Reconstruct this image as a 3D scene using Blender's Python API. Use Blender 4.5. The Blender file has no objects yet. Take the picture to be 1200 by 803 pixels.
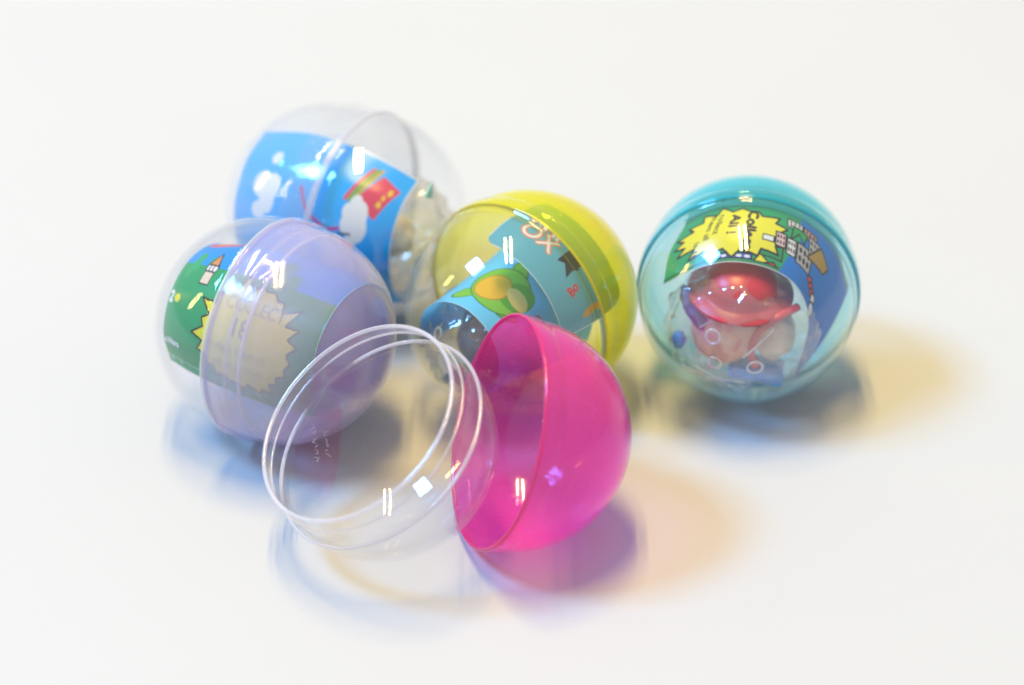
import bpy, bmesh, math, random
import numpy as np
from math import sin, cos, pi, radians, sqrt, atan2
from mathutils import Vector, Matrix, noise

SC = bpy.context.scene
COL = SC.collection
MM = 0.001
random.seed(4)

# ---------------------------------------------------------------- camera, light, exposure
E_CAM, D_CAM = radians(33.0), 0.672
cam_d = bpy.data.cameras.new('camera')
cam = bpy.data.objects.new('camera', cam_d); COL.objects.link(cam)
cam.location = (0, -D_CAM*cos(E_CAM), D_CAM*sin(E_CAM))
cam.rotation_euler = (pi/2 - E_CAM, 0, 0)
cam_d.lens = 100; cam_d.sensor_width = 36
cam_d.clip_start = 0.01; cam_d.clip_end = 50
cam_d.dof.use_dof = True
cam_d.dof.focus_distance = 0.606
cam_d.dof.aperture_fstop = 7.5
SC.camera = cam

w = bpy.data.worlds.new('World'); SC.world = w; w.use_nodes = True
bg = w.node_tree.nodes['Background']
bg.inputs[0].default_value = (0.95, 0.975, 1.03, 1); bg.inputs[1].default_value = 0.385

def area(name, loc, target, sx, sy, power, color, spin=0.0):
    l = bpy.data.lights.new(name, 'AREA'); l.shape = 'RECTANGLE'
    l.size = sx; l.size_y = sy; l.energy = power; l.color = color
    o = bpy.data.objects.new(name, l); COL.objects.link(o)
    o.location = loc
    q = (Vector(target) - Vector(loc)).to_track_quat('-Z', 'Y')
    o.rotation_euler = (q.to_matrix().to_4x4() @ Matrix.Rotation(spin, 4, 'Z')).to_euler()
    return o
# twin fluorescent tubes over the table, more tubes far off to the left, a cool window high on the left
WARM = (1.0, 0.735, 0.25)
for dx in (-0.10, 0.08):
    area('fluorescent_tube', (dx-0.18, 0.20, 2.1), (dx-0.18, 0.20, 0), 0.04, 1.1, 20.5, WARM)
for dx in (-0.15, 0.15):
    area('fluorescent_tube', (-5.0+dx, 0.3, 2.0), (0, 0, 0), 0.06, 1.6, 9, WARM)
area('window_light', (-2.00, -0.18, 2.65), (0, 0, 0.02), 0.84, 0.76, 100, (0.145, 0.46, 1.0), 0.25)

SC.view_settings.view_transform = 'Standard'
SC.view_settings.look = 'None'
SC.view_settings.exposure = 0.66
SC.view_settings.gamma = 1.0
cy = SC.cycles
cy.max_bounces = 40; cy.transparent_max_bounces = 64
cy.diffuse_bounces = 16; cy.glossy_bounces = 6; cy.transmission_bounces = 8
cy.caustics_reflective = False; cy.caustics_refractive = False
cy.sample_clamp_indirect = 6
cy.use_denoising = True
try: cy.denoiser = 'OPENIMAGEDENOISE'
except Exception: pass

# ---------------------------------------------------------------- materials
def newmat(name):
    m = bpy.data.materials.new(name); m.use_nodes = True
    nt = m.node_tree; nt.nodes.clear()
    out = nt.nodes.new('ShaderNodeOutputMaterial')
    return m, nt, out
def N(nt, t, **kw):
    n = nt.nodes.new('ShaderNode'+t)
    for k, v in kw.items(): setattr(n, k, v)
    return n
def rgba(c): return (c[0], c[1], c[2], 1)
def fres(nt, f0):
    lw = N(nt, 'LayerWeight'); lw.inputs[0].default_value = 0.5
    p = N(nt, 'Math', operation='POWER'); nt.links.new(lw.outputs['Facing'], p.inputs[0]); p.inputs[1].default_value = 5
    m = N(nt, 'Math', operation='MULTIPLY_ADD'); nt.links.new(p.outputs[0], m.inputs[0])
    m.inputs[1].default_value = 1-f0; m.inputs[2].default_value = f0
    return m.outputs[0]

def plastic(name, tint, milk=0.0, col=(1,1,1), rough=0.02, f0=0.045, grain=0.0, trans=0.5, graze_tint=False):
    """thin moulded plastic, one surface of a two-sided wall"""
    m, nt, out = newmat(name)
    tr = N(nt, 'BsdfTransparent'); tr.inputs[0].default_value = rgba(tint)
    base = tr.outputs[0]
    ex = None
    if graze_tint:                                   # tint and milk pushed at grazing angles, imitating the dome's top-lit glow
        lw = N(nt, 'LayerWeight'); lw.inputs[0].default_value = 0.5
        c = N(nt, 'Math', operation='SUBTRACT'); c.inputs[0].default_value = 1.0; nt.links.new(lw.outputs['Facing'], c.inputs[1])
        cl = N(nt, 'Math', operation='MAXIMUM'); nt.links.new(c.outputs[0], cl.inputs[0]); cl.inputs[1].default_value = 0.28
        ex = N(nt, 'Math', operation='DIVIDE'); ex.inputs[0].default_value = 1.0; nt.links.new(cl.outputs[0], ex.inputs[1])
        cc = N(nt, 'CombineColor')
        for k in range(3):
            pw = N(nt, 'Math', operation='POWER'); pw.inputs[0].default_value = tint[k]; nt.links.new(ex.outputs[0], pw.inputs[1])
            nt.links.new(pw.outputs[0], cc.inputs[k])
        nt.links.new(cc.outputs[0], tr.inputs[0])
    if milk > 0:
        d = N(nt, 'BsdfDiffuse'); d.inputs[0].default_value = rgba(col)
        t = N(nt, 'BsdfTranslucent'); t.inputs[0].default_value = rgba(col)
        mx = N(nt, 'MixShader'); mx.inputs[0].default_value = trans
        nt.links.new(d.outputs[0], mx.inputs[1]); nt.links.new(t.outputs[0], mx.inputs[2])
        m2 = N(nt, 'MixShader'); m2.inputs[0].default_value = milk
        if grain > 0:
            tc = N(nt, 'TexCoord'); nz = N(nt, 'TexNoise'); nz.inputs['Scale'].default_value = 90
            nz.inputs['Detail'].default_value = 3
            nt.links.new(tc.outputs['Object'], nz.inputs['Vector'])
            mr = N(nt, 'MapRange'); mr.inputs[3].default_value = milk*(1-grain); mr.inputs[4].default_value = milk*(1+grain)
            nt.links.new(nz.outputs[0], mr.inputs[0]); nt.links.new(mr.outputs[0], m2.inputs[0])
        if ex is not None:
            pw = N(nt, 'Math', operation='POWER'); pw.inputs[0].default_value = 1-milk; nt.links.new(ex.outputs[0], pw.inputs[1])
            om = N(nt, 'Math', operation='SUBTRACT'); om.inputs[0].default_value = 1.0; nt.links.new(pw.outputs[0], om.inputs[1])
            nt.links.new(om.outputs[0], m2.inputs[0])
        nt.links.new(base, m2.inputs[1]); nt.links.new(mx.outputs[0], m2.inputs[2])
        base = m2.outputs[0]
    g = N(nt, 'BsdfGlossy'); g.inputs[0].default_value = (1,1,1,1); g.inputs['Roughness'].default_value = rough
    tg = N(nt, 'TexCoord')
    n1 = N(nt, 'TexNoise'); n1.inputs['Scale'].default_value = 75; n1.inputs['Detail'].default_value = 1.5
    n2 = N(nt, 'TexNoise'); n2.inputs['Scale'].default_value = 420; n2.inputs['Detail'].default_value = 4; n2.inputs['Distortion'].default_value = 2.0
    for q in (n1, n2): nt.links.new(tg.outputs['Object'], q.inputs['Vector'])
    bp = N(nt, 'Bump'); bp.inputs['Strength'].default_value = 0.055; bp.inputs['Distance'].default_value = 0.0012
    nt.links.new(n1.outputs[0], bp.inputs['Height']); nt.links.new(bp.outputs[0], g.inputs['Normal'])
    rr = N(nt, 'MapRange'); rr.inputs[1].default_value = .45; rr.inputs[2].default_value = .75
    rr.inputs[3].default_value = rough; rr.inputs[4].default_value = rough*2.5+.02
    nt.links.new(n2.outputs[0], rr.inputs[0]); nt.links.new(rr.outputs[0], g.inputs['Roughness'])
    mf = N(nt, 'MixShader')
    nt.links.new(fres(nt, f0), mf.inputs[0]); nt.links.new(base, mf.inputs[1]); nt.links.new(g.outputs[0], mf.inputs[2])
    nt.links.new(mf.outputs[0], out.inputs[0])
    return m

def solid(name, col, rough=0.35, vary=0.06, scale=60, spec=0.5):
    m, nt, out = newmat(name)
    p = N(nt, 'BsdfPrincipled'); p.inputs['Roughness'].default_value = rough
    p.inputs['Specular IOR Level'].default_value = spec
    tc = N(nt, 'TexCoord'); nz = N(nt, 'TexNoise'); nz.inputs['Scale'].default_value = scale; nz.inputs['Detail'].default_value = 4
    nt.links.new(tc.outputs['Object'], nz.inputs['Vector'])
    hv = N(nt, 'HueSaturation'); hv.inputs['Color'].default_value = rgba(col)
    mr = N(nt, 'MapRange'); mr.inputs[3].default_value = 1-vary; mr.inputs[4].default_value = 1+vary
    nt.links.new(nz.outputs[0], mr.inputs[0]); nt.links.new(mr.outputs[0], hv.inputs['Value'])
    nt.links.new(hv.outputs[0], p.inputs['Base Color'])
    nt.links.new(p.outputs[0], out.inputs[0])
    return m

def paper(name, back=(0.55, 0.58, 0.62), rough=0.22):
    """printed slip: colour attribute on the outer face, one flat colour on the back"""
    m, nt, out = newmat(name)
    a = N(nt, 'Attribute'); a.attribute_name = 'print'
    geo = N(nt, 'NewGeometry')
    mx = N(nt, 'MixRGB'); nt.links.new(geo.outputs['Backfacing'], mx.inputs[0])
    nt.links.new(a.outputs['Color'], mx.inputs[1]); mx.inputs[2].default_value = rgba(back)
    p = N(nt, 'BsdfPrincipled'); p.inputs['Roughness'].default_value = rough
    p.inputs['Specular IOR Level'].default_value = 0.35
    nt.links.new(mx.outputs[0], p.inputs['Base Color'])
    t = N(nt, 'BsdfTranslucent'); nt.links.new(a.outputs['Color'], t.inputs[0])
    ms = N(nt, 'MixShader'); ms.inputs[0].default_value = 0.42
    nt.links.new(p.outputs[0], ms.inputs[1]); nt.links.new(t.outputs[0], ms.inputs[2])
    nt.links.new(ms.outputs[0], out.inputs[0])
    return m

M = dict(
    clear=plastic('clear_plastic', (0.994, 0.995, 0.996), 0.006, (0.9,0.9,0.92), 0.015, 0.045, 0.5),
    clear_edge=plastic('clear_moulded_edge', (0.96, 0.96, 0.98), 0.38, (0.97,0.95,0.99), 0.05, 0.08),  # milky white stands in for light caught in thick clear edges
    frost=plastic('milky_clear_plastic', (0.98, 0.985, 0.99), 0.085, (0.9,0.9,0.92), 0.05, 0.045, 0.3),
    pink=plastic('pink_plastic', (1.0, 0.60, 0.90), 0.34, (1.0,0.15,0.58), 0.06, 0.035, 0.10, 0.62),
    pink_edge=plastic('pink_rim_plastic', (0.9, 0.2, 0.5), 0.6, (0.90,0.06,0.36), 0.08, 0.05),
    purple=plastic('lilac_plastic', (0.96, 0.93, 0.995), 0.30, (0.84,0.79,1.0), 0.06, 0.04, 0.2, 0.62),
    purple_edge=plastic('lilac_rim_plastic', (0.85, 0.82, 0.95), 0.35, (0.80,0.76,0.92), 0.06, 0.05),
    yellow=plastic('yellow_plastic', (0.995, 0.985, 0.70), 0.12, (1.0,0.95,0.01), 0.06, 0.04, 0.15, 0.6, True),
    yellow_edge=plastic('yellow_rim_plastic', (0.93, 0.88, 0.2), 0.5, (0.88,0.80,0.04), 0.06, 0.05),
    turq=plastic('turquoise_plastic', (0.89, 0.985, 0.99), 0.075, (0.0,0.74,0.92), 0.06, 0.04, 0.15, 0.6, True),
    turq_edge=plastic('turquoise_rim_plastic', (0.2, 0.8, 0.88), 0.55, (0.02,0.58,0.68), 0.06, 0.05),
    film=plastic('crinkled_clear_film', (0.98, 0.98, 0.985), 0.05, (0.88,0.86,0.88), 0.06, 0.14, 0.6),
    film_grey=plastic('crinkled_grey_film', (0.90, 0.90, 0.92), 0.06, (0.55,0.54,0.58), 0.09, 0.06, 0.8),
    film_beige=plastic('crinkled_beige_film', (0.95, 0.93, 0.86), 0.28, (0.86,0.82,0.70), 0.10, 0.09, 0.8),
    vent_cream=plastic('cream_vent_rim', (0.85,0.8,0.6), 0.75, (0.90,0.84,0.55), 0.05, 0.2),
    vent=plastic('film_vent_rim', (0.85,0.85,0.87), 0.5, (0.95,0.95,0.97), 0.05, 0.2),
    paper=paper('printed_paper'),
    paper_violet_shade=paper('printed_paper_violet_shade_back', (0.22, 0.13, 0.75)),  # violet shade inside the rolled slip, put into the back colour
    paper_slate_shade=paper('printed_paper_slate_shade_back', (0.13, 0.12, 0.20)),  # back colour painted dark for the shade within the roll
    paper_blue=paper('printed_paper_blue_back', (0.10, 0.30, 0.66)),
    red=solid('red_toy_plastic', (0.46, 0.010, 0.025), 0.35),
    ring_red=solid('bright_red_toy_plastic', (0.62, 0.03, 0.05), 0.3),
    peach=solid('peach_toy_plastic', (0.84, 0.46, 0.30), 0.4),
    blue=solid('blue_toy_plastic', (0.03, 0.28, 0.72), 0.3),
    indigo=solid('indigo_toy_plastic', (0.10, 0.11, 0.42), 0.35),
    brown=solid('brown_toy_plastic', (0.16, 0.06, 0.03), 0.4),
    dark=solid('dark_grey_toy_plastic', (0.05, 0.05, 0.06), 0.4),
    cream=solid('cream_toy_plastic', (0.74, 0.66, 0.50), 0.5),
    magenta=solid('magenta_toy_plastic', (0.42, 0.05, 0.24), 0.4),
    green=solid('green_toy_plastic', (0.05, 0.38, 0.26), 0.4),
    teal=solid('pale_teal_card', (0.25, 0.62, 0.52), 0.5),
)

def table_mat():
    m, nt, out = newmat('white_laminate')
    p = N(nt, 'BsdfPrincipled'); p.inputs['Roughness'].default_value = 0.55
    p.inputs['Specular IOR Level'].default_value = 0.15
    tc = N(nt, 'TexCoord'); nz = N(nt, 'TexNoise'); nz.inputs['Scale'].default_value = 14; nz.inputs['Detail'].default_value = 6
    nt.links.new(tc.outputs['Object'], nz.inputs['Vector'])
    r = N(nt, 'ValToRGB'); r.color_ramp.elements[0].color = (0.418,0.418,0.418,1); r.color_ramp.elements[1].color = (0.436,0.435,0.434,1)
    nt.links.new(nz.outputs[0], r.inputs[0]); nt.links.new(r.outputs[0], p.inputs['Base Color'])
    nz2 = N(nt, 'TexNoise'); nz2.inputs['Scale'].default_value = 900; nt.links.new(tc.outputs['Object'], nz2.inputs['Vector'])
    b = N(nt, 'Bump'); b.inputs['Strength'].default_value = 0.04; b.inputs['Distance'].default_value = 0.0005
    nt.links.new(nz2.outputs[0], b.inputs['Height']); nt.links.new(b.outputs[0], p.inputs['Normal'])
    nt.links.new(p.outputs[0], out.inputs[0])
    return m

# ---------------------------------------------------------------- helpers
def obj(name, verts, faces, mat, parent=None, mw=None, smooth=True):
    me = bpy.data.meshes.new(name); me.from_pydata([tuple(v) for v in verts], [], faces); me.update()
    if smooth: me.polygons.foreach_set('use_smooth', [True]*len(me.polygons))
    me.materials.append(mat)
    o = bpy.data.objects.new(name, me); COL.objects.link(o)
    if parent is not None: o.parent = parent
    if mw is not None: o.matrix_local = mw
    return o
def tag(o, label, cat, group=None):
    o['label'] = label; o['category'] = cat
    if group: o['group'] = group
    return o
def thing(name, loc, label, cat, group=None):
    o = bpy.data.objects.new(name, None); COL.objects.link(o); o.empty_display_size = 0.01
    o.location = loc
    return tag(o, label, cat, group)

def lathe(profile, seg=128, closed=True):
    """revolve (r, z) mm points about z; closed profile loops"""
    v, f, ring = [], [], []
    for r, z in profile:
        if r < 1e-6:
            ring.append([len(v)]); v.append((0, 0, z*MM))
        else:
            ring.append(list(range(len(v), len(v)+seg)))
            for k in range(seg):
                a = 2*pi*k/seg; v.append((r*cos(a)*MM, r*sin(a)*MM, z*MM))
    pairs = list(zip(ring[:-1], ring[1:]))
    if closed: pairs.append((ring[-1], ring[0]))
    for A, B in pairs:
        if len(A) == 1 and len(B) == 1: continue
        for k in range(seg):
            j = (k+1) % seg
            if len(A) == 1: f.append((A[0], B[j], B[k]))
            elif len(B) == 1: f.append((A[k], A[j], B[0]))
            else: f.append((A[k], A[j], B[j], B[k]))
    return v, f

def frame(n):
    """rotation whose z is n, y leans up, x = y x z"""
    n = Vector(n).normalized(); up = Vector((0,0,1))
    y = (up - n*up.dot(n)).normalized(); x = y.cross(n)
    return Matrix((x, y, n)).transposed().to_4x4()

R0 = 24.7
def arc(R, z0, s, a0, a1, n):
    return [(max(R*sin(a0+(a1-a0)*i/n), 0), z0 + s*R*cos(a0+(a1-a0)*i/n)) for i in range(n+1)]

def clear_half_profile():
    ri = R0-0.7
    p = arc(R0, 0, -1, 0, pi/2, 40)                                     # outer dome, apex at -R0
    p += [(R0+.45, .12), (R0+.5, .5), (R0+.45, .88), (R0-.9, 1.0)]      # flange
    p += [(23.75, 1.6), (23.7, 5.2), (23.95, 5.5), (24.0, 5.75), (23.95, 6.0), (23.7, 6.3), (23.65, 9.0), (23.5, 9.3), (23.2, 9.4), (22.95, 9.3), (22.9, 9.0)]
    p += [(22.9, 1.2), (23.2, 0.4)]
    p += [(r, z) for r, z in reversed(arc(ri, 0, -1, 0, pi/2*0.985, 40))]
    return p
CAPZ = 5.0
def tinted_profile(CAPZ=CAPZ):
    p = [(24.35, 1.15), (24.9, 1.05), (25.2, 1.2), (25.25, 1.6), (25.2, CAPZ-.4), (24.95, CAPZ)]
    p += list(reversed(arc(R0, CAPZ, 1, 0, pi/2*0.985, 40)))
    q = arc(R0-.75, CAPZ, 1, 0, pi/2*0.9, 40)
    p += q + [(24.1, CAPZ+1.2), (24.3, CAPZ), (24.3, 1.6)]
    return p
CLEAR_V, CLEAR_F = lathe(clear_half_profile())
TINT_V, TINT_F = lathe(tinted_profile())
LONG_V, LONG_F = lathe(tinted_profile(10.0))
def ring_torus(R, r, z, seg=128, m=10):
    return lathe([(R + r*cos(2*pi*k/m), z + r*sin(2*pi*k/m)) for k in range(m)], seg)

def recalc(o):
    bm = bmesh.new(); bm.from_mesh(o.data); bmesh.ops.recalc_face_normals(bm, faces=bm.faces); bm.to_mesh(o.data); bm.free()

def clear_half(root, mw, mat=None, rims=True, name='clear_half'):
    o = obj(name, CLEAR_V, CLEAR_F, mat or M['clear'], root, mw); recalc(o)
    if rims:
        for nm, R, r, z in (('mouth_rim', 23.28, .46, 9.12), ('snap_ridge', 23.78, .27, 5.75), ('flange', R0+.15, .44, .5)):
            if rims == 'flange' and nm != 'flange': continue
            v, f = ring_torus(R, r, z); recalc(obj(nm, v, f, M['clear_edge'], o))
    return o
def tinted_half(root, mw, mat, edge, name='tinted_half', long=False):
    o = obj(name, LONG_V if long else TINT_V, LONG_F if long else TINT_F, mat, root, mw); recalc(o)
    v, f = ring_torus(24.82, .45, 1.35); recalc(obj('rim', v, f, edge, o))
    return o

# ---------------------------------------------------------------- printing on paper
def text_tris(s):
    c = bpy.data.curves.new('t', 'FONT'); c.body = s; c.resolution_u = 4
    o = bpy.data.objects.new('t', c); COL.objects.link(o)
    bpy.context.view_layer.update()
    me = bpy.data.meshes.new_from_object(o.evaluated_get(bpy.context.evaluated_depsgraph_get()))
    me.calc_loop_triangles()
    v = np.array([x.co[:2] for x in me.vertices]); t = np.array([x.vertices[:] for x in me.loop_triangles])
    bpy.data.objects.remove(o); bpy.data.curves.remove(c); bpy.data.meshes.remove(me)
    return v, t

class Print:
    def __init__(s, W, H, nu, nv, base):
        s.W, s.H, s.nu, s.nv = W, H, nu, nv
        s.X, s.Y = np.meshgrid(np.linspace(0, W, nu), np.linspace(0, H, nv))
        s.img = np.empty((nv, nu, 3)); s.img[:] = base
    def put(s, mask, col): s.img[mask] = col
    def inside(s, pts):
        m = np.zeros(s.X.shape, bool); n = len(pts)
        for i in range(n):
            x1, y1 = pts[i]; x2, y2 = pts[(i+1) % n]
            if y1 == y2: continue
            c = ((y1 > s.Y) != (y2 > s.Y)) & (s.X < (x2-x1)*(s.Y-y1)/(y2-y1)+x1)
            m ^= c
        return m
    def line(s, pts, wd, col, close=False):
        d = np.full(s.X.shape, 1e9); n = len(pts)
        for i in range(n if close else n-1):
            (x1, y1), (x2, y2) = pts[i], pts[(i+1) % n]
            L = (x2-x1)**2+(y2-y1)**2 + 1e-12
            t = np.clip(((s.X-x1)*(x2-x1)+(s.Y-y1)*(y2-y1))/L, 0, 1)
            d = np.minimum(d, np.hypot(s.X-x1-t*(x2-x1), s.Y-y1-t*(y2-y1)))
        s.put(d < wd/2, col)
    def poly(s, pts, col, edge=None, wd=.35):
        s.put(s.inside(pts), col)
        if edge is not None: s.line(pts, wd, edge, True)
    def ell(s, x, y, a, b, col, rot=0, edge=None, wd=.3):
        c, q = cos(rot), sin(rot); dx, dy = s.X-x, s.Y-y
        e = np.hypot((dx*c+dy*q)/a, (-dx*q+dy*c)/b)
        if edge is not None: s.put(e < 1+wd/min(a, b), edge)
        s.put(e < 1, col)
    def rect(s, x0, y0, x1, y1, col, edge=None, wd=.3): s.poly([(x0,y0),(x1,y0),(x1,y1),(x0,y1)], col, edge, wd)
    def text(s, t, x, y, size, d, up, col, bold=0.0):
        """d = reading direction, up = letter-up direction, in print coordinates"""
        v, tr = text_tris(t)
        P = np.array([x, y]) + size*(np.outer(v[:,0], d) + np.outer(v[:,1], up))
        offs = [(0,0)] + ([(bold,0),(-bold,0),(0,bold),(0,-bold)] if bold else [])
        for ox, oy in offs:
            for a, b, c in tr: s.poly([tuple(P[a]+(ox,oy)), tuple(P[b]+(ox,oy)), tuple(P[c]+(ox,oy))], col)
    def star(s, x, y, a, b, n, inner, col, edge=None, wd=.4, rnd=0, jag=0.12):
        r = random.Random(rnd); pts = []
        for k in range(2*n):
            t = pi*k/n; q = 1+r.uniform(-jag, jag) if k % 2 == 0 else inner*(1+r.uniform(-jag/2, jag/2))
            pts.append((x+a*q*cos(t), y+b*q*sin(t)))
        s.poly(pts, col, edge, wd)
    def cloud(s, x, y, sz, col, rnd=0):
        r = random.Random(rnd)
        for k in range(7): s.ell(x+sz*r.uniform(-.8,.8), y+sz*r.uniform(-.35,.35), sz*r.uniform(.35,.55), sz*r.uniform(.3,.45), col)
    def flowers(s, n, cols, rnd, x0, x1, y0, y1, sz):
        r = random.Random(rnd)
        for k in range(n): s.ell(r.uniform(x0,x1), r.uniform(y0,y1), sz, sz*.8, r.choice(cols))

def cat(P, t):
    """Catmull-Rom through rows of P at t in [0, 1]"""
    P = np.asarray(P, float); n = len(P)-1
    x = np.clip(np.asarray(t)*n, 0, n-1e-9); i = x.astype(int); f = (x-i)
    Q = np.concatenate([[2*P[0]-P[1]], P, [2*P[-1]-P[-2]]])
    p0, p1, p2, p3 = Q[i], Q[i+1], Q[i+2], Q[i+3]
    f = f.reshape((-1,)+(1,)*(P.ndim-1))
    return .5*(2*p1 + (p2-p0)*f + (2*p0-5*p1+4*p2-p3)*f**2 + (3*p1-p0-3*p2+p3)*f**3)

def sheet(name, sections, pr, mat, mw, flip, label, wob=0.0, sd=0, keep=None):
    """sections[t][s] = (x, y, z) mm in the capsule frame; the print covers s across and t along"""
    bw = np.minimum(np.minimum(pr.X, pr.W-pr.X), np.minimum(pr.Y, pr.H-pr.Y)) < .22
    pr.img[bw] = pr.img[bw]*.35 + .5                      # pale cut edge of the stock
    S = np.asarray(sections, float)                       # T x K x 3
    A = cat(S, np.linspace(0, 1, pr.nv))                  # nv x K x 3
    G = cat(A.transpose(1, 0, 2), np.linspace(0, 1, pr.nu)).transpose(1, 0, 2)   # nv x nu x 3
    if wob:
        jj, ii = np.meshgrid(np.linspace(0,1,pr.nu), np.linspace(0,1,pr.nv))
        k = wob*(np.sin(9*jj+3*ii+sd)*.5 + np.sin(17*jj-5*ii+2*sd)*.25)
        rad = np.linalg.norm(G[..., :2], axis=-1, keepdims=True)+1e-6
        G[..., :2] *= 1 + k[..., None]/rad
    V = (G.reshape(-1, 3)*MM)
    nu, nv = pr.nu, pr.nv
    i = np.arange(nv-1)[:, None]*nu + np.arange(nu-1)[None]
    F = np.stack([i, i+1, i+nu+1, i+nu], -1).reshape(-1, 4)
    if keep is not None: F = F[keep.ravel()[F].all(1)]
    if flip: F = F[:, ::-1]
    me = bpy.data.meshes.new(name)
    me.vertices.add(len(V)); me.vertices.foreach_set('co', V.ravel())
    me.loops.add(F.size); me.loops.foreach_set('vertex_index', F.ravel().astype(np.int32))
    me.polygons.add(len(F)); me.polygons.foreach_set('loop_start', np.arange(0, F.size, 4, dtype=np.int32))
    me.update(calc_edges=True); me.validate()
    me.polygons.foreach_set('use_smooth', [True]*len(F))
    at = me.color_attributes.new('print', 'FLOAT_COLOR', 'POINT')
    c = np.ones((nu*nv, 4), np.float32); c[:, :3] = pr.img.reshape(-1, 3)
    at.data.foreach_set('color', c.ravel())
    me.materials.append(mat)
    o = bpy.data.objects.new(name, me); COL.objects.link(o); o.matrix_world = mw
    return tag(o, label, 'paper slip', 'printed slips inside the capsules')

def pol(R, deg, z): return (R*cos(radians(deg)), R*sin(radians(deg)), z)

def film_bag(name, mat, mw, centre, size, seed, label, amp=0.10, holes=(), vent='vent'):
    """crinkled film pouch; holes = (direction, radius mm) of punched vents"""
    bm = bmesh.new(); bmesh.ops.create_icosphere(bm, subdivisions=5, radius=1)
    off = Vector((seed*3.1, seed*1.7, seed*.6))
    def disp(d):
        k = 1.0
        for fr, a in ((1.6, 1.0), (3.3, .6), (6.5, .35)):
            k += amp*a*(1 - 2.2*abs(noise.noise(d*fr + off)))
        return k*.95
    for v in bm.verts:
        d = v.co.normalized(); q = d*disp(d)
        v.co = Vector((q.x*size[0], q.y*size[1], q.z*size[2]))*MM
    me = bpy.data.meshes.new(name); bm.to_mesh(me); bm.free()
    me.polygons.foreach_set('use_smooth', [True]*len(me.polygons)); me.materials.append(mat)
    root = bpy.data.objects.new(name, None); COL.objects.link(root); root.empty_display_size = .005
    root.matrix_world = mw @ Matrix.Translation(Vector(centre)*MM)
    tag(root, label, 'bag', 'clear bags of toy pieces')
    f = bpy.data.objects.new('film', me); COL.objects.link(f); f.parent = root
    for d, r in holes:
        d = Vector(d).normalized(); q = d*disp(d)
        p = Vector((q.x*size[0], q.y*size[1], q.z*size[2]))*MM
        nn = Vector((d.x/size[0], d.y/size[1], d.z/size[2])).normalized()
        v, fc = lathe([(r + .32*cos(2*pi*k/8), .22*sin(2*pi*k/8)) for k in range(8)], 28)
        h = obj('vent_rim', v, fc, M[vent], root); recalc(h)
        h.matrix_local = Matrix.Translation(p + nn*.0002) @ nn.to_track_quat('Z', 'Y').to_matrix().to_4x4()
    return root

def blob(name, mat, mw, loc, size, label, cat_, seed=0, amp=0.05, rot=(0,0,0), shape=None):
    bm = bmesh.new(); bmesh.ops.create_icosphere(bm, subdivisions=4, radius=1)
    for v in bm.verts:
        d = v.co.normalized(); k = 1 + amp*noise.noise(d*1.7+Vector((seed, seed, 0)))
        q = d*k
        if shape: q = shape(q)
        v.co = Vector((q.x*size[0], q.y*size[1], q.z*size[2]))*MM
    me = bpy.data.meshes.new(name); bm.to_mesh(me); bm.free()
    me.polygons.foreach_set('use_smooth', [True]*len(me.polygons)); me.materials.append(mat)
    o = bpy.data.objects.new(name, me); COL.objects.link(o)
    from mathutils import Euler
    o.matrix_world = mw @ Matrix.Translation(Vector(loc)*MM) @ Euler(rot).to_matrix().to_4x4()
    return tag(o, label, cat_)

def tube(name, mat, mw, pts, r, label=None, cat_=None, parent=None, seg=10, n=60):
    P = cat(np.array(pts, float), np.linspace(0, 1, n)); v, f = [], []
    for i in range(n):
        t = Vector(P[min(i+1, n-1)] - P[max(i-1, 0)]).normalized()
        a = t.orthogonal().normalized() if i == 0 else (a - t*a.dot(t)).normalized()
        b = t.cross(a)
        for k in range(seg):
            q = Vector(P[i]) + (a*cos(2*pi*k/seg) + b*sin(2*pi*k/seg))*r
            v.append(q*MM)
    for i in range(n-1):
        for k in range(seg):
            j = (k+1) % seg; f.append((i*seg+k, i*seg+j, (i+1)*seg+j, (i+1)*seg+k))
    f.append(tuple(range(seg-1, -1, -1))); f.append(tuple((n-1)*seg+k for k in range(seg)))
    o = obj(name, v, f, mat, parent, None)
    o.matrix_world = mw
    if label: tag(o, label, cat_)
    return o

# ---------------------------------------------------------------- setting
t = 1.6
tab = obj('table_surface', [(-t,-t,0),(t,-t,0),(t,t,0),(-t,t,0)], [(0,1,2,3)], table_mat(), smooth=False)
tab['kind'] = 'structure'

# ---------------------------------------------------------------- capsules
CG = 'closed toy capsules'
HZ = 25.3
def capsule(x, y, n, label, tint, edge, rims=True, long=False):
    root = thing('toy_capsule', (x*MM, y*MM, 0), label, 'capsule', CG)
    mw = Matrix.Translation((0, 0, HZ*MM)) @ frame(n)
    clear_half(root, mw, rims=rims)
    tinted_half(root, mw, tint, edge, long=long)
    return Matrix.Translation((x*MM, y*MM, HZ*MM)) @ frame(n)

K_T = capsule(53.2, -19.3, (0.122, 0.993, 0), 'closed capsule with a turquoise back half, standing apart at the right', M['turq'], M['turq_edge'], False)
K_P = capsule(-54.4, -32.7, (0.857, -0.515, 0), 'closed capsule with a lilac half covering most of a green and yellow slip', M['purple'], M['purple_edge'])
K_Y = capsule(0.5, -24.8, (0.629, 0.777, 0), 'closed capsule with a yellow back half, lying behind the pink shell', M['yellow'], M['yellow_edge'], False)
K_B = capsule(-34.8, 15.8, (-0.868, 0.496, 0), 'closed capsule with two colourless halves, rearmost of the group', M['frost'], M['clear_edge'], 'flange', True)

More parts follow.
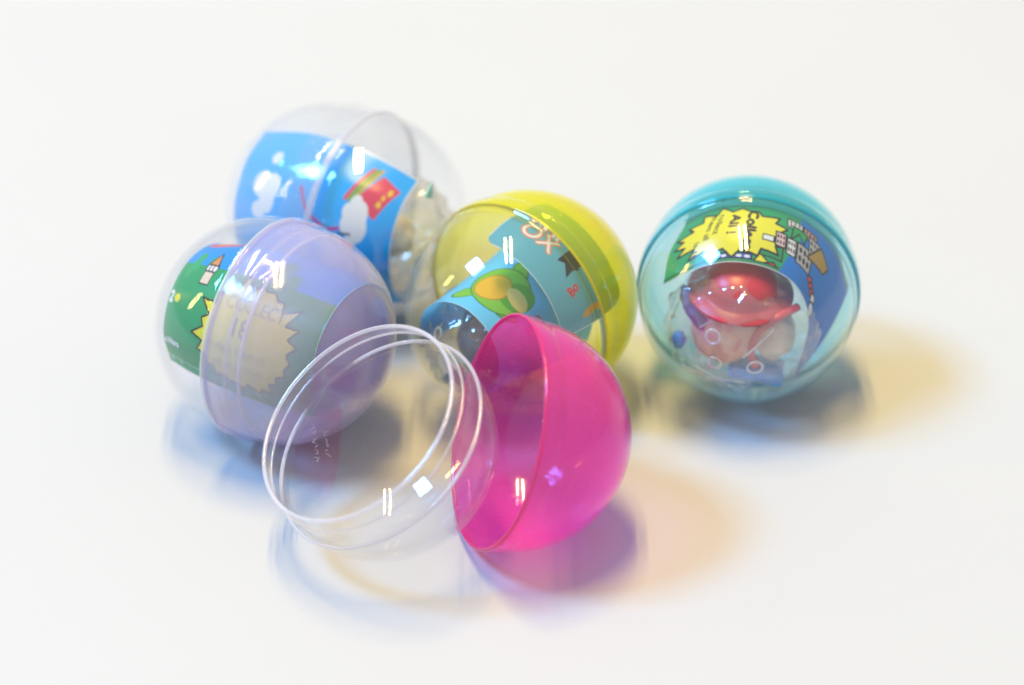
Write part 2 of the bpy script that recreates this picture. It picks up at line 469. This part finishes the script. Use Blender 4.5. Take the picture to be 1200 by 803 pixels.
# the open colourless half and the empty pink half
cup = thing('clear_cup', (-0.0274, -0.077, 0), 'empty colourless capsule half lying open toward the upper left', 'capsule half')
n_c = (-0.517, -0.285, 0.807)
mc = Matrix.Translation((0, 0, 24.75*MM)) @ frame(n_c)
clear_half(cup, mc, name='bowl')
def mark_pixels(root, mw):
    """moulded maker's specks low on the bowl wall"""
    inv = mw.to_3x3().inverted(); rnd = random.Random(5); v, f = [], []
    c = Vector((-0.584, 0.666, -0.464)).normalized(); base = inv @ c
    tx = base.orthogonal().normalized(); ty = base.cross(tx)
    for k in range(34):
        row = 0 if k < 20 else 1
        a = (-.17 + k*.017 if row == 0 else -.10 + (k-20)*.017) + rnd.uniform(-.003, .003); b = (.05 if row == 0 else -.07) + rnd.uniform(-.012, .012)
        if rnd.random() < .18: continue
        d = (base + tx*a + ty*b).normalized(); p = d*(R0-.72)*MM
        l, wd = rnd.uniform(.25, .6)*MM, .085*MM; th = pi/2 + rnd.choice((-.6, -.2, 0, .2, .6, 1.4))
        u = (tx*cos(th)+ty*sin(th)); u = (u - d*u.dot(d)).normalized(); q = d.cross(u); n = len(v)
        for su, sq in ((-1,-1),(1,-1),(1,1),(-1,1)): v.append(p + u*l*su + q*wd*sq)
        for su, sq in ((-1,-1),(1,-1),(1,1),(-1,1)): v.append(p*(1-.006) + u*l*su*.8 + q*wd*sq*.6)
        f += [(n+4,n+5,n+6,n+7), (n,n+1,n+5,n+4), (n+1,n+2,n+6,n+5), (n+2,n+3,n+7,n+6), (n+3,n,n+4,n+7)]
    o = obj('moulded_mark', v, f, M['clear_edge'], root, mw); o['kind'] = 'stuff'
mark_pixels(cup, mc)
pink_c = Vector((-4.1, -74.6, 28.0)); n_p = (0.917, 0.219, -0.333)
pk = thing('pink_shell', (pink_c.x*MM, pink_c.y*MM, 0), 'empty pink capsule half lying with its mouth toward the clear cup', 'capsule half')
mp = Matrix.Translation((0, 0, (R0 + CAPZ*0.333 + .02)*MM)) @ frame(n_p)
tinted_half(pk, mp, M['pink'], M['pink_edge'], name='dome')

# ---------------------------------------------------------------- slip in the turquoise capsule
INK = (0.02, 0.02, 0.025); WHITE = (0.82, 0.82, 0.80)
GREEN = (0.02, 0.36, 0.13); BLUE = (0.01, 0.20, 0.66); YEL = (0.86, 0.78, 0.04)
pr = Print(54, 30, 420, 300, GREEN)
pr.poly([(29,0),(31,5),(33.5,8),(35,30),(60,31),(60,-1)], BLUE)
pr.rect(0, 0, 29, .6, (0.015, 0.20, 0.08)); pr.line([(0,1.0),(29,1.0)], .35, INK)
pr.rect(15, 1.0, 22.5, 2.3, (0.03,0.10,0.42), INK)
for q in range(4): pr.ell(16.2+q*1.75, 1.65, .65, .35, WHITE)
pr.poly([(23,.9),(26.8,.9),(24,2.9)], YEL, INK); pr.poly([(25,.9),(28.4,.9),(27.5,1.7)], (0.6,0.07,0.03), INK)
pr.rect(20.5, 2.6, 29.4, 6.4, (0.02,0.30,0.10), INK)
pr.line([(22,4.4),(24,5.6),(25,3.8),(27,5.2),(28,3.8)], .35, INK)
pr.star(16.6, 8.3, 15.0, 6.6, 17, .80, YEL, INK, .5, 3)
DN = (0, -1); RT = (1, 0)
pr.text('Collect', 20.0, 13.7, 3.55, DN, RT, INK, .2)
pr.text('All !', 15.8, 12.4, 3.4, DN, RT, INK, .14)
for q in range(3):
    pr.text(('collect', 'them all', 'la 18 ..')[q], 12.2-q*2.2, 13.0 if q < 2 else 6.6, 2.1, DN, RT, INK, .04)
pr.rect(24.2, 6.2, 26.8, 7.6, WHITE, INK)
for (x, y, a, b, c) in ((27.2, 5.8, 2.6, 3.4, (0.78,0.55,0.55)), (30.2, 5.0, 2.4, 3.8, WHITE), (33.0, 4.4, 4.6, 4.6, (0.45,0.45,0.46)), (30.2, 11.6, 4.2, 2.2, WHITE), (34.8, 11.2, 4.0, 2.4, (0.55,0.36,0.32)), (36.5, 8.6, 3.4, 3.6, (0.5,0.5,0.5))):
    pr.rect(x, y, x+a, y+b, c, INK, .35)
    for i in range(3):
        for j in range(2): pr.ell(x+a*(.22+.28*i), y+b*(.3+.4*j), a*.09, b*.15, INK)
pr.poly([(36,7.4),(42,8.0),(43.5,10.0),(40.2,12)], (0.42,0.27,0.06), INK)
pr.poly([(31.0,8.6),(33.4,11),(34.8,9.2),(36,12),(31.8,12.4)], (0.03,0.34,0.10), INK)
for q in range(3): pr.ell(38.6+q*.9, 4.0-q*.6, .75, .55, (0.62,0.07,0.05), 0, INK)
pr.ell(41.6, 2.5, .8, .7, WHITE, 0, INK); pr.ell(42.4, 1.2, 1.15, .85, WHITE, 0, INK)
pr.rect(0, 15.5, 54, 30, (0.02,0.30,0.24))
def LR(pts): return [(-r, u, z) for r, u, z in pts]     # (right, up, along) -> capsule frame
def ang(R, degs, z): return [(R*cos(radians(a)), R*sin(radians(a)), z) for a in degs]
T0 = [(-18.6, 8.2, -11.5), (-12, 13, -12), (-4, 15.7, -12), (5, 14.5, -12), (11.5, 9.5, -12), (14, 0, -12), (11.4, -14, -12)]
TD = (132, 113, 95, 76, 56, 32, 4)
T1 = [tuple(.5*(np.array(a)+np.array(b))*(1.06,1.06,1)) for a, b in zip(T0, ang(22.3, TD, 0))]
sheet('paper_slip', [LR(T0), LR(T1), LR(ang(22.3, TD, 1)), LR(ang(21.6, TD, 8)), LR(ang(20.0, TD, 15))], pr, M['paper_blue'], K_T, False,
      'green and blue slip with a yellow starburst, curled inside the turquoise capsule')

bag = film_bag('toy_bag', M['film'], K_T, (0.8, -2.6, -9.0), (15.6, 13.6, 11.4), 2.0,
         'clear crinkled bag of toy pieces in the mouth of the turquoise capsule', amp=.13, holes=(((.36,.30,-1), 1.6), ((.34,-.22,-1), 1.5), ((-.24,-.24,-1), 1.7)))
tube('crease', M['vent'], bag.matrix_world.copy(), [(-1.0,-1.5,-10.6),(-3.6,1.2,-10.3),(-7.4,5.2,-8.6)], .26, parent=bag)
tube('crease', M['vent'], bag.matrix_world.copy(), [(9.5,-7.0,-7.0),(4,-9.0,-8.4),(-1.5,-9.4,-8.6)], .16, parent=bag)
tube('crease', M['vent'], bag.matrix_world.copy(), [(9.0,4.0,-8.0),(5.5,6.8,-8.6),(1.5,8.2,-8.4)], .18, parent=bag)
def turned(name, mat, mw, loc, rot, prof, label, cat_):
    from mathutils import Euler
    v, f = lathe(prof, 72)
    o = obj(name, v, f, mat); recalc(o)
    o.matrix_world = mw @ Matrix.Translation(Vector(loc)*MM) @ Euler(rot).to_matrix().to_4x4()
    return tag(o, label, cat_)
HAT = [(0, 6.2), (2.5, 6.05), (5.0, 5.3), (7.2, 3.8), (8.3, 1.9), (8.6, .5), (9.2, .1), (11.6, -.5), (11.9, -.9), (11.6, -1.25), (8.5, -.7), (7.6, -.4), (7.3, 1.6), (6.4, 3.2), (4.4, 4.5), (0, 5.3)]
turned('toy_hat', M['red'], K_T, (1.4, 7.0, -8.4), (-pi/2-.16, 0, .06), HAT, 'dark red brimmed cap piece under the slip in the turquoise capsule', 'toy piece')
blob('toy_ball', M['peach'], K_T, (4.6, -4.6, -7.4), (7.4, 7.9, 7.0), 'peach rounded piece behind the bag vents in the turquoise capsule', 'toy piece', 1, .05)
blob('toy_piece', M['cream'], K_T, (-6.4, -5.4, -6.6), (4.8, 6.2, 5.4), 'cream piece right of the red hoop in the turquoise capsule', 'toy piece', 12, .10)
tube('toy_ring', M['ring_red'], K_T, [(-11.4,4.6,-11),(-7,4.2,-15.5),(-3.2,1,-16.8),(-1.8,-4,-17.0),(-3.0,-8.5,-16.0)], .95, 'thin red hoop lying across the bag in the turquoise capsule', 'toy piece')
bm = bmesh.new(); bmesh.ops.create_cube(bm, size=1)
for q in bm.verts: q.co = Vector((q.co.x*12.5, q.co.y*3.2, q.co.z*8))*MM
bmesh.ops.bevel(bm, geom=bm.edges[:], offset=.0009, segments=3, affect='EDGES', profile=.5)
me = bpy.data.meshes.new('toy_block'); bm.to_mesh(me); bm.free(); me.materials.append(M['blue'])
me.polygons.foreach_set('use_smooth', [True]*len(me.polygons))
tb = bpy.data.objects.new('toy_block', me); COL.objects.link(tb)
tb.matrix_world = K_T @ Matrix.Translation(Vector((-3.0, -13.6, -9.0))*MM) @ Matrix.Rotation(.16, 4, 'Z')
tag(tb, 'bright blue flat piece at the bottom of the turquoise capsule', 'toy piece')
blob('toy_strap', M['indigo'], K_T, (11.0, 1.5, -10.0), (2.2, 6.4, 3.0), 'indigo strip at the left of the bag in the turquoise capsule', 'toy piece', 7, .2, (0,0,-.5))
blob('toy_bead', M['blue'], K_T, (14.6, -6.0, -11.0), (1.6, 2.2, 1.6), 'small blue bead left of the bag in the turquoise capsule', 'toy piece', 9, .1)

# ---------------------------------------------------------------- slip in the lilac capsule
pr = Print(66, 44, 460, 320, GREEN)
SKY = (0.01, 0.32, 0.82)
pr.rect(24, 0, 66, 44, SKY)
pr.cloud(24, 4.5, 3.0, (0.03,0.42,0.16), 2); pr.cloud(24.5, 10.5, 2.4, (0.03,0.42,0.16), 5); pr.cloud(24, 30, 5, (0.03,0.36,0.16), 7)
pr.poly([(24,9.2),(28.0,10.8),(24,13.0)], (0.66,0.30,0.12), INK); pr.rect(20, 9.6, 24, 12.6, (0.8,0.66,0.5), INK)
for q in range(3): pr.ell(23.6, 10+q*1.1, .7, .6, WHITE, 0, INK)
pr.ell(32.5, 6.5, 1.6, 5.5, (0.80,0.12,0.16), -.25); pr.ell(33.2, 5.0, .8, 2.2, (0.85,0.50,0.10), -.25)
pr.ell(16.0, 3.8, .9, 1.2, (0.85,0.75,0.05))
pr.text('2', 15.0, .5, 3.2, (0,1), (1,0), WHITE, .2)
pr.text('e Nitro', 6.0, .5, 2.2, (0,1), (1,0), WHITE, .16)
pr.line([(2.4,0),(2.4,44)], .22, (0.25,0.62,0.42)); pr.put(pr.X < 2.3, (0.03,0.42,0.18))
for y in (2.2, 6.2, 30): pr.poly([(2.4,y-.8),(2.4,y+.8),(.9,y)], (0.35,0.7,0.5))
pr.star(12.6, 26.5, 11.0, 13.2, 22, .82, YEL, INK, .42, 8)
HAZED_INK = (0.30, 0.27, 0.08)  # ink paled to imitate the haze of the lilac plastic over it
pr.text('COLLECT', 17.4, 20.0, 3.4, (0,1), (1,0), HAZED_INK)
pr.text('18', 12.8, 23.0, 4.6, (0,1), (1,0), HAZED_INK, .08)
pr.text('collect them all', 9.6, 18.4, 2.3, (0,1), (1,0), HAZED_INK)
pr.text('all 18 in a set', 6.6, 19.6, 2.3, (0,1), (1,0), HAZED_INK)
def cyl(R, degs, z): return ang(R, degs, z)
AD = (-30, 5, 40, 75, 110, 145, 180, 215, 250)
# r here points toward the viewer: frame x = -(n x up) -> r = n x up
sheet('paper_slip', [LR(ang(14.6, AD, -17.5)), LR(ang(16.0, AD, -10)), LR(ang(17, AD, 0)), LR(ang(17.3, AD, 12)), LR(ang(16.4, AD, 23))], pr, M['paper_violet_shade'], K_P, True,
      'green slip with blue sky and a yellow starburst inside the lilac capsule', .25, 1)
film_bag('toy_bag', M['film_grey'], K_P, (0, -2, 10), (12.5, 12.5, 15), 5.0, 'clear bag seen in the dark mouth of the slip in the lilac capsule',
         holes=(((-.75,.15,.9), 1.1), ((-.6,-.55,.85), 1.1)))
blob('toy_piece', M['magenta'], K_P, (-3, -6, 9), (7, 5, 8), 'magenta toy piece in the bag inside the lilac capsule', 'toy piece', 4, .15)
blob('toy_piece', M['indigo'], K_P, (3, 2, 6), (7, 7, 8), 'indigo toy piece in the bag inside the lilac capsule', 'toy piece', 6, .15)

# ---------------------------------------------------------------- slip in the yellow capsule
CY = (0.14, 0.62, 0.93)
pr = Print(75, 28, 460, 240, CY)
LEAF = (0.10,0.42,0.02); LEAF2 = (0.22,0.58,0.04)
# a plain leafy yellow fruit where the slip carries its picture
DKG = (0.04,0.22,0.02)
pr.ell(23.6, 5.0, 3.2, 1.7, LEAF2, .8, DKG, .25); pr.ell(28.8, 17.2, 3.4, 1.7, LEAF2, -.8, DKG, .25); pr.ell(35.4, 6.6, 2.8, 1.3, LEAF, .5, DKG, .25)
pr.ell(29.2, 10.6, 7.4, 6.6, LEAF2, -.4, DKG, .3); pr.ell(33.4, 11.8, 4.0, 4.2, LEAF, -.4)
pr.ell(27.4, 9.8, 4.1, 4.3, (0.84,0.50,0.02), 0, (0.45,0.22,0.01), .25); pr.ell(33.8, 11.4, 3.4, 2.0, (0.84,0.66,0.16), -.2)
RED = (0.62, 0.05, 0.03)
pr.text('800', 43.2, 9.6, 3.6, (-.33,.94), (-.94,-.33), RED, .12)
YA = (-20, 20, 60, 100, 140, 180, 220, 260, 300)
def RL(pts, cx=0, cy=0): return [(r+cx, u+cy, z) for r, u, z in pts]
slip = sheet('paper_slip', [RL(ang(11.6, YA, -18), 1.2, -2.4), RL(ang(12.4, YA, -9), .6, -2.2), RL(ang(13.4, YA, 0), 0, -2), RL(ang(14.6, YA, 10), 0, -2)], pr, M['paper_slate_shade'], K_Y, False,
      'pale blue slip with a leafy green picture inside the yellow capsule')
pr = Print(34, 21, 340, 200, (0.12, 0.40, 0.48))  # greyed teal: shade on the cyan flap painted into its base colour
pr.text('OX', 4.5, 8.6, 6.4, (1,0), (0,1), (0.70,0.24,0.10), .55); pr.text('OX', 4.5, 8.6, 6.4, (1,0), (0,1), (0.8,0.75,0.68), .08)
pr.poly([(16,13.5),(22,14.2),(20.4,11.0),(21,8.2),(18,10.4),(16.4,9.2)], (0.03,0.03,0.035))
pr.text('Bo', 25.6, 7.0, 3.2, (-.33,.94), (-.94,-.33), RED, .14)
pr.ell(30.5, 11.0, 1.0, 2.8, (0.66,0.36,0.02), .2)
def rounded(pr, rad):
    dx = np.maximum(np.maximum(rad-pr.X, pr.X-(pr.W-rad)), 0); dy = np.maximum(np.maximum(rad-pr.Y, pr.Y-(pr.H-rad)), 0)
    return np.hypot(dx, dy) <= rad
Y2 = (85, 99, 113, 127, 141, 155, 168)
fl = sheet('flap', [RL(ang(20.9, Y2, -8.5)), RL(ang(22.4, Y2, 0)), RL(ang(21.6, Y2, 12))], pr, M['paper_slate_shade'], K_Y, False, '', keep=rounded(pr, 3.2))
for k in ('label', 'category', 'group'): del fl[k]
fl.parent = slip; fl.matrix_world = K_Y
film_bag('toy_bag', M['film_grey'], K_Y, (1, -4.0, -8.5), (12.0, 12.0, 13.0), 8.0, 'grey crinkled bag in the open end of the slip in the yellow capsule',
         holes=(((.52,.42,-1), 1.5), ((-.1,-.5,-1), 1.2)), vent='vent_cream', amp=.14)
blob('toy_piece', M['dark'], K_Y, (0, -4, -6), (8.5, 7.5, 9), 'dark grey toy piece in the bag inside the yellow capsule', 'toy piece', 2, .2)
blob('toy_piece', M['brown'], K_Y, (-2, 1.5, -12.5), (3.6, 3.6, 3.6), 'brown toy piece in the bag inside the yellow capsule', 'toy piece', 8, .15)

# ---------------------------------------------------------------- slip in the rear capsule
DB = (0.005, 0.40, 0.92)
pr = Print(58, 50, 420, 340, DB)
# s runs from the top edge down the front; t runs from the right end to the left end
pr.poly([(4,12),(12,17),(15.5,9),(6,3)], (0.76,0.05,0.10))
for q, c in enumerate(((0.55,0.40,0.05),(0.16,0.40,0.08),(0.72,0.10,0.12))):
    y = 14.6+q*1.4; pr.poly([(2.6+.3*q, y-2.0),(13, y+2.6),(12.6, y+3.8),(2.4+.3*q, y-.8)], c)
for (x, y, r) in ((7.5,6.5,1.5),(9.5,8.2,1.1),(11.5,9.0,1.3)): pr.star(x, y, r, r, 5, .45, (0.88,0.62,0.03), None, 0, 1, 0)
for x, y, a in ((15.5,14.6,3.6),(18.4,13.6,3.2),(13.2,16.4,2.4),(17.6,17.2,2.9),(20.6,15.4,2.3),(15.0,18.4,1.9)): pr.ell(x, y, a, a*.9, (0.80,0.80,0.78))
pr.line([(19.2,20),(20,24),(17.5,30),(13,33)], .8, (0.55,0.03,0.22)); pr.line([(20.0,16.2),(20.2,19.8)], .5, INK)
pr.cloud(24, 18.0, 2.0, (0.35,0.62,0.86), 4)
pr.cloud(17, 42.5, 5.4, (0.80,0.82,0.84), 21); pr.ell(8, 42, 1.6, 1.3, (0.75,0.8,0.86))
pr.put((pr.X < .5), (0.5,0.6,0.7)); pr.put(pr.Y < .5, (0.6,0.7,0.8))
BD = (80, 51, 22, -8, -38, -68, -98)
def FB(pts): return [(r, u, -d) for r, u, d in pts]     # r toward the viewer, d toward the clear right end
sheet('paper_slip', [FB(ang(16.2, BD, 17)), FB(ang(18.8, BD, 10)), FB(ang(21.0, BD, 1)), FB(ang(21.6, BD, -11)), FB(ang(18.0, BD, -25))], pr, M['paper'], K_B, True,
      'bright blue slip with a red striped patch inside the rearmost capsule')
film_bag('toy_bag', M['film_beige'], K_B, (1, -1, -11), (12.5, 11.5, 11), 11.0, 'crumpled beige bag at the right end of the rearmost capsule', amp=.16)
blob('toy_piece', M['cream'], K_B, (0, -3, -7), (6, 5, 6), 'cream toy piece in the bag inside the rearmost capsule', 'toy piece', 5, .2)
v, f = lathe([(0,.2),(2.4,.2),(2.4,-.2),(0,-.2)], 3)
tg = obj('paper_tab', [Vector(a) for a in v], f, M['teal'], smooth=False); tg.matrix_world = K_B @ Matrix.Translation(Vector((1.5, 12.5, -19))*MM)
tag(tg, 'tiny pale teal corner of card above the beige bag in the rearmost capsule', 'card')
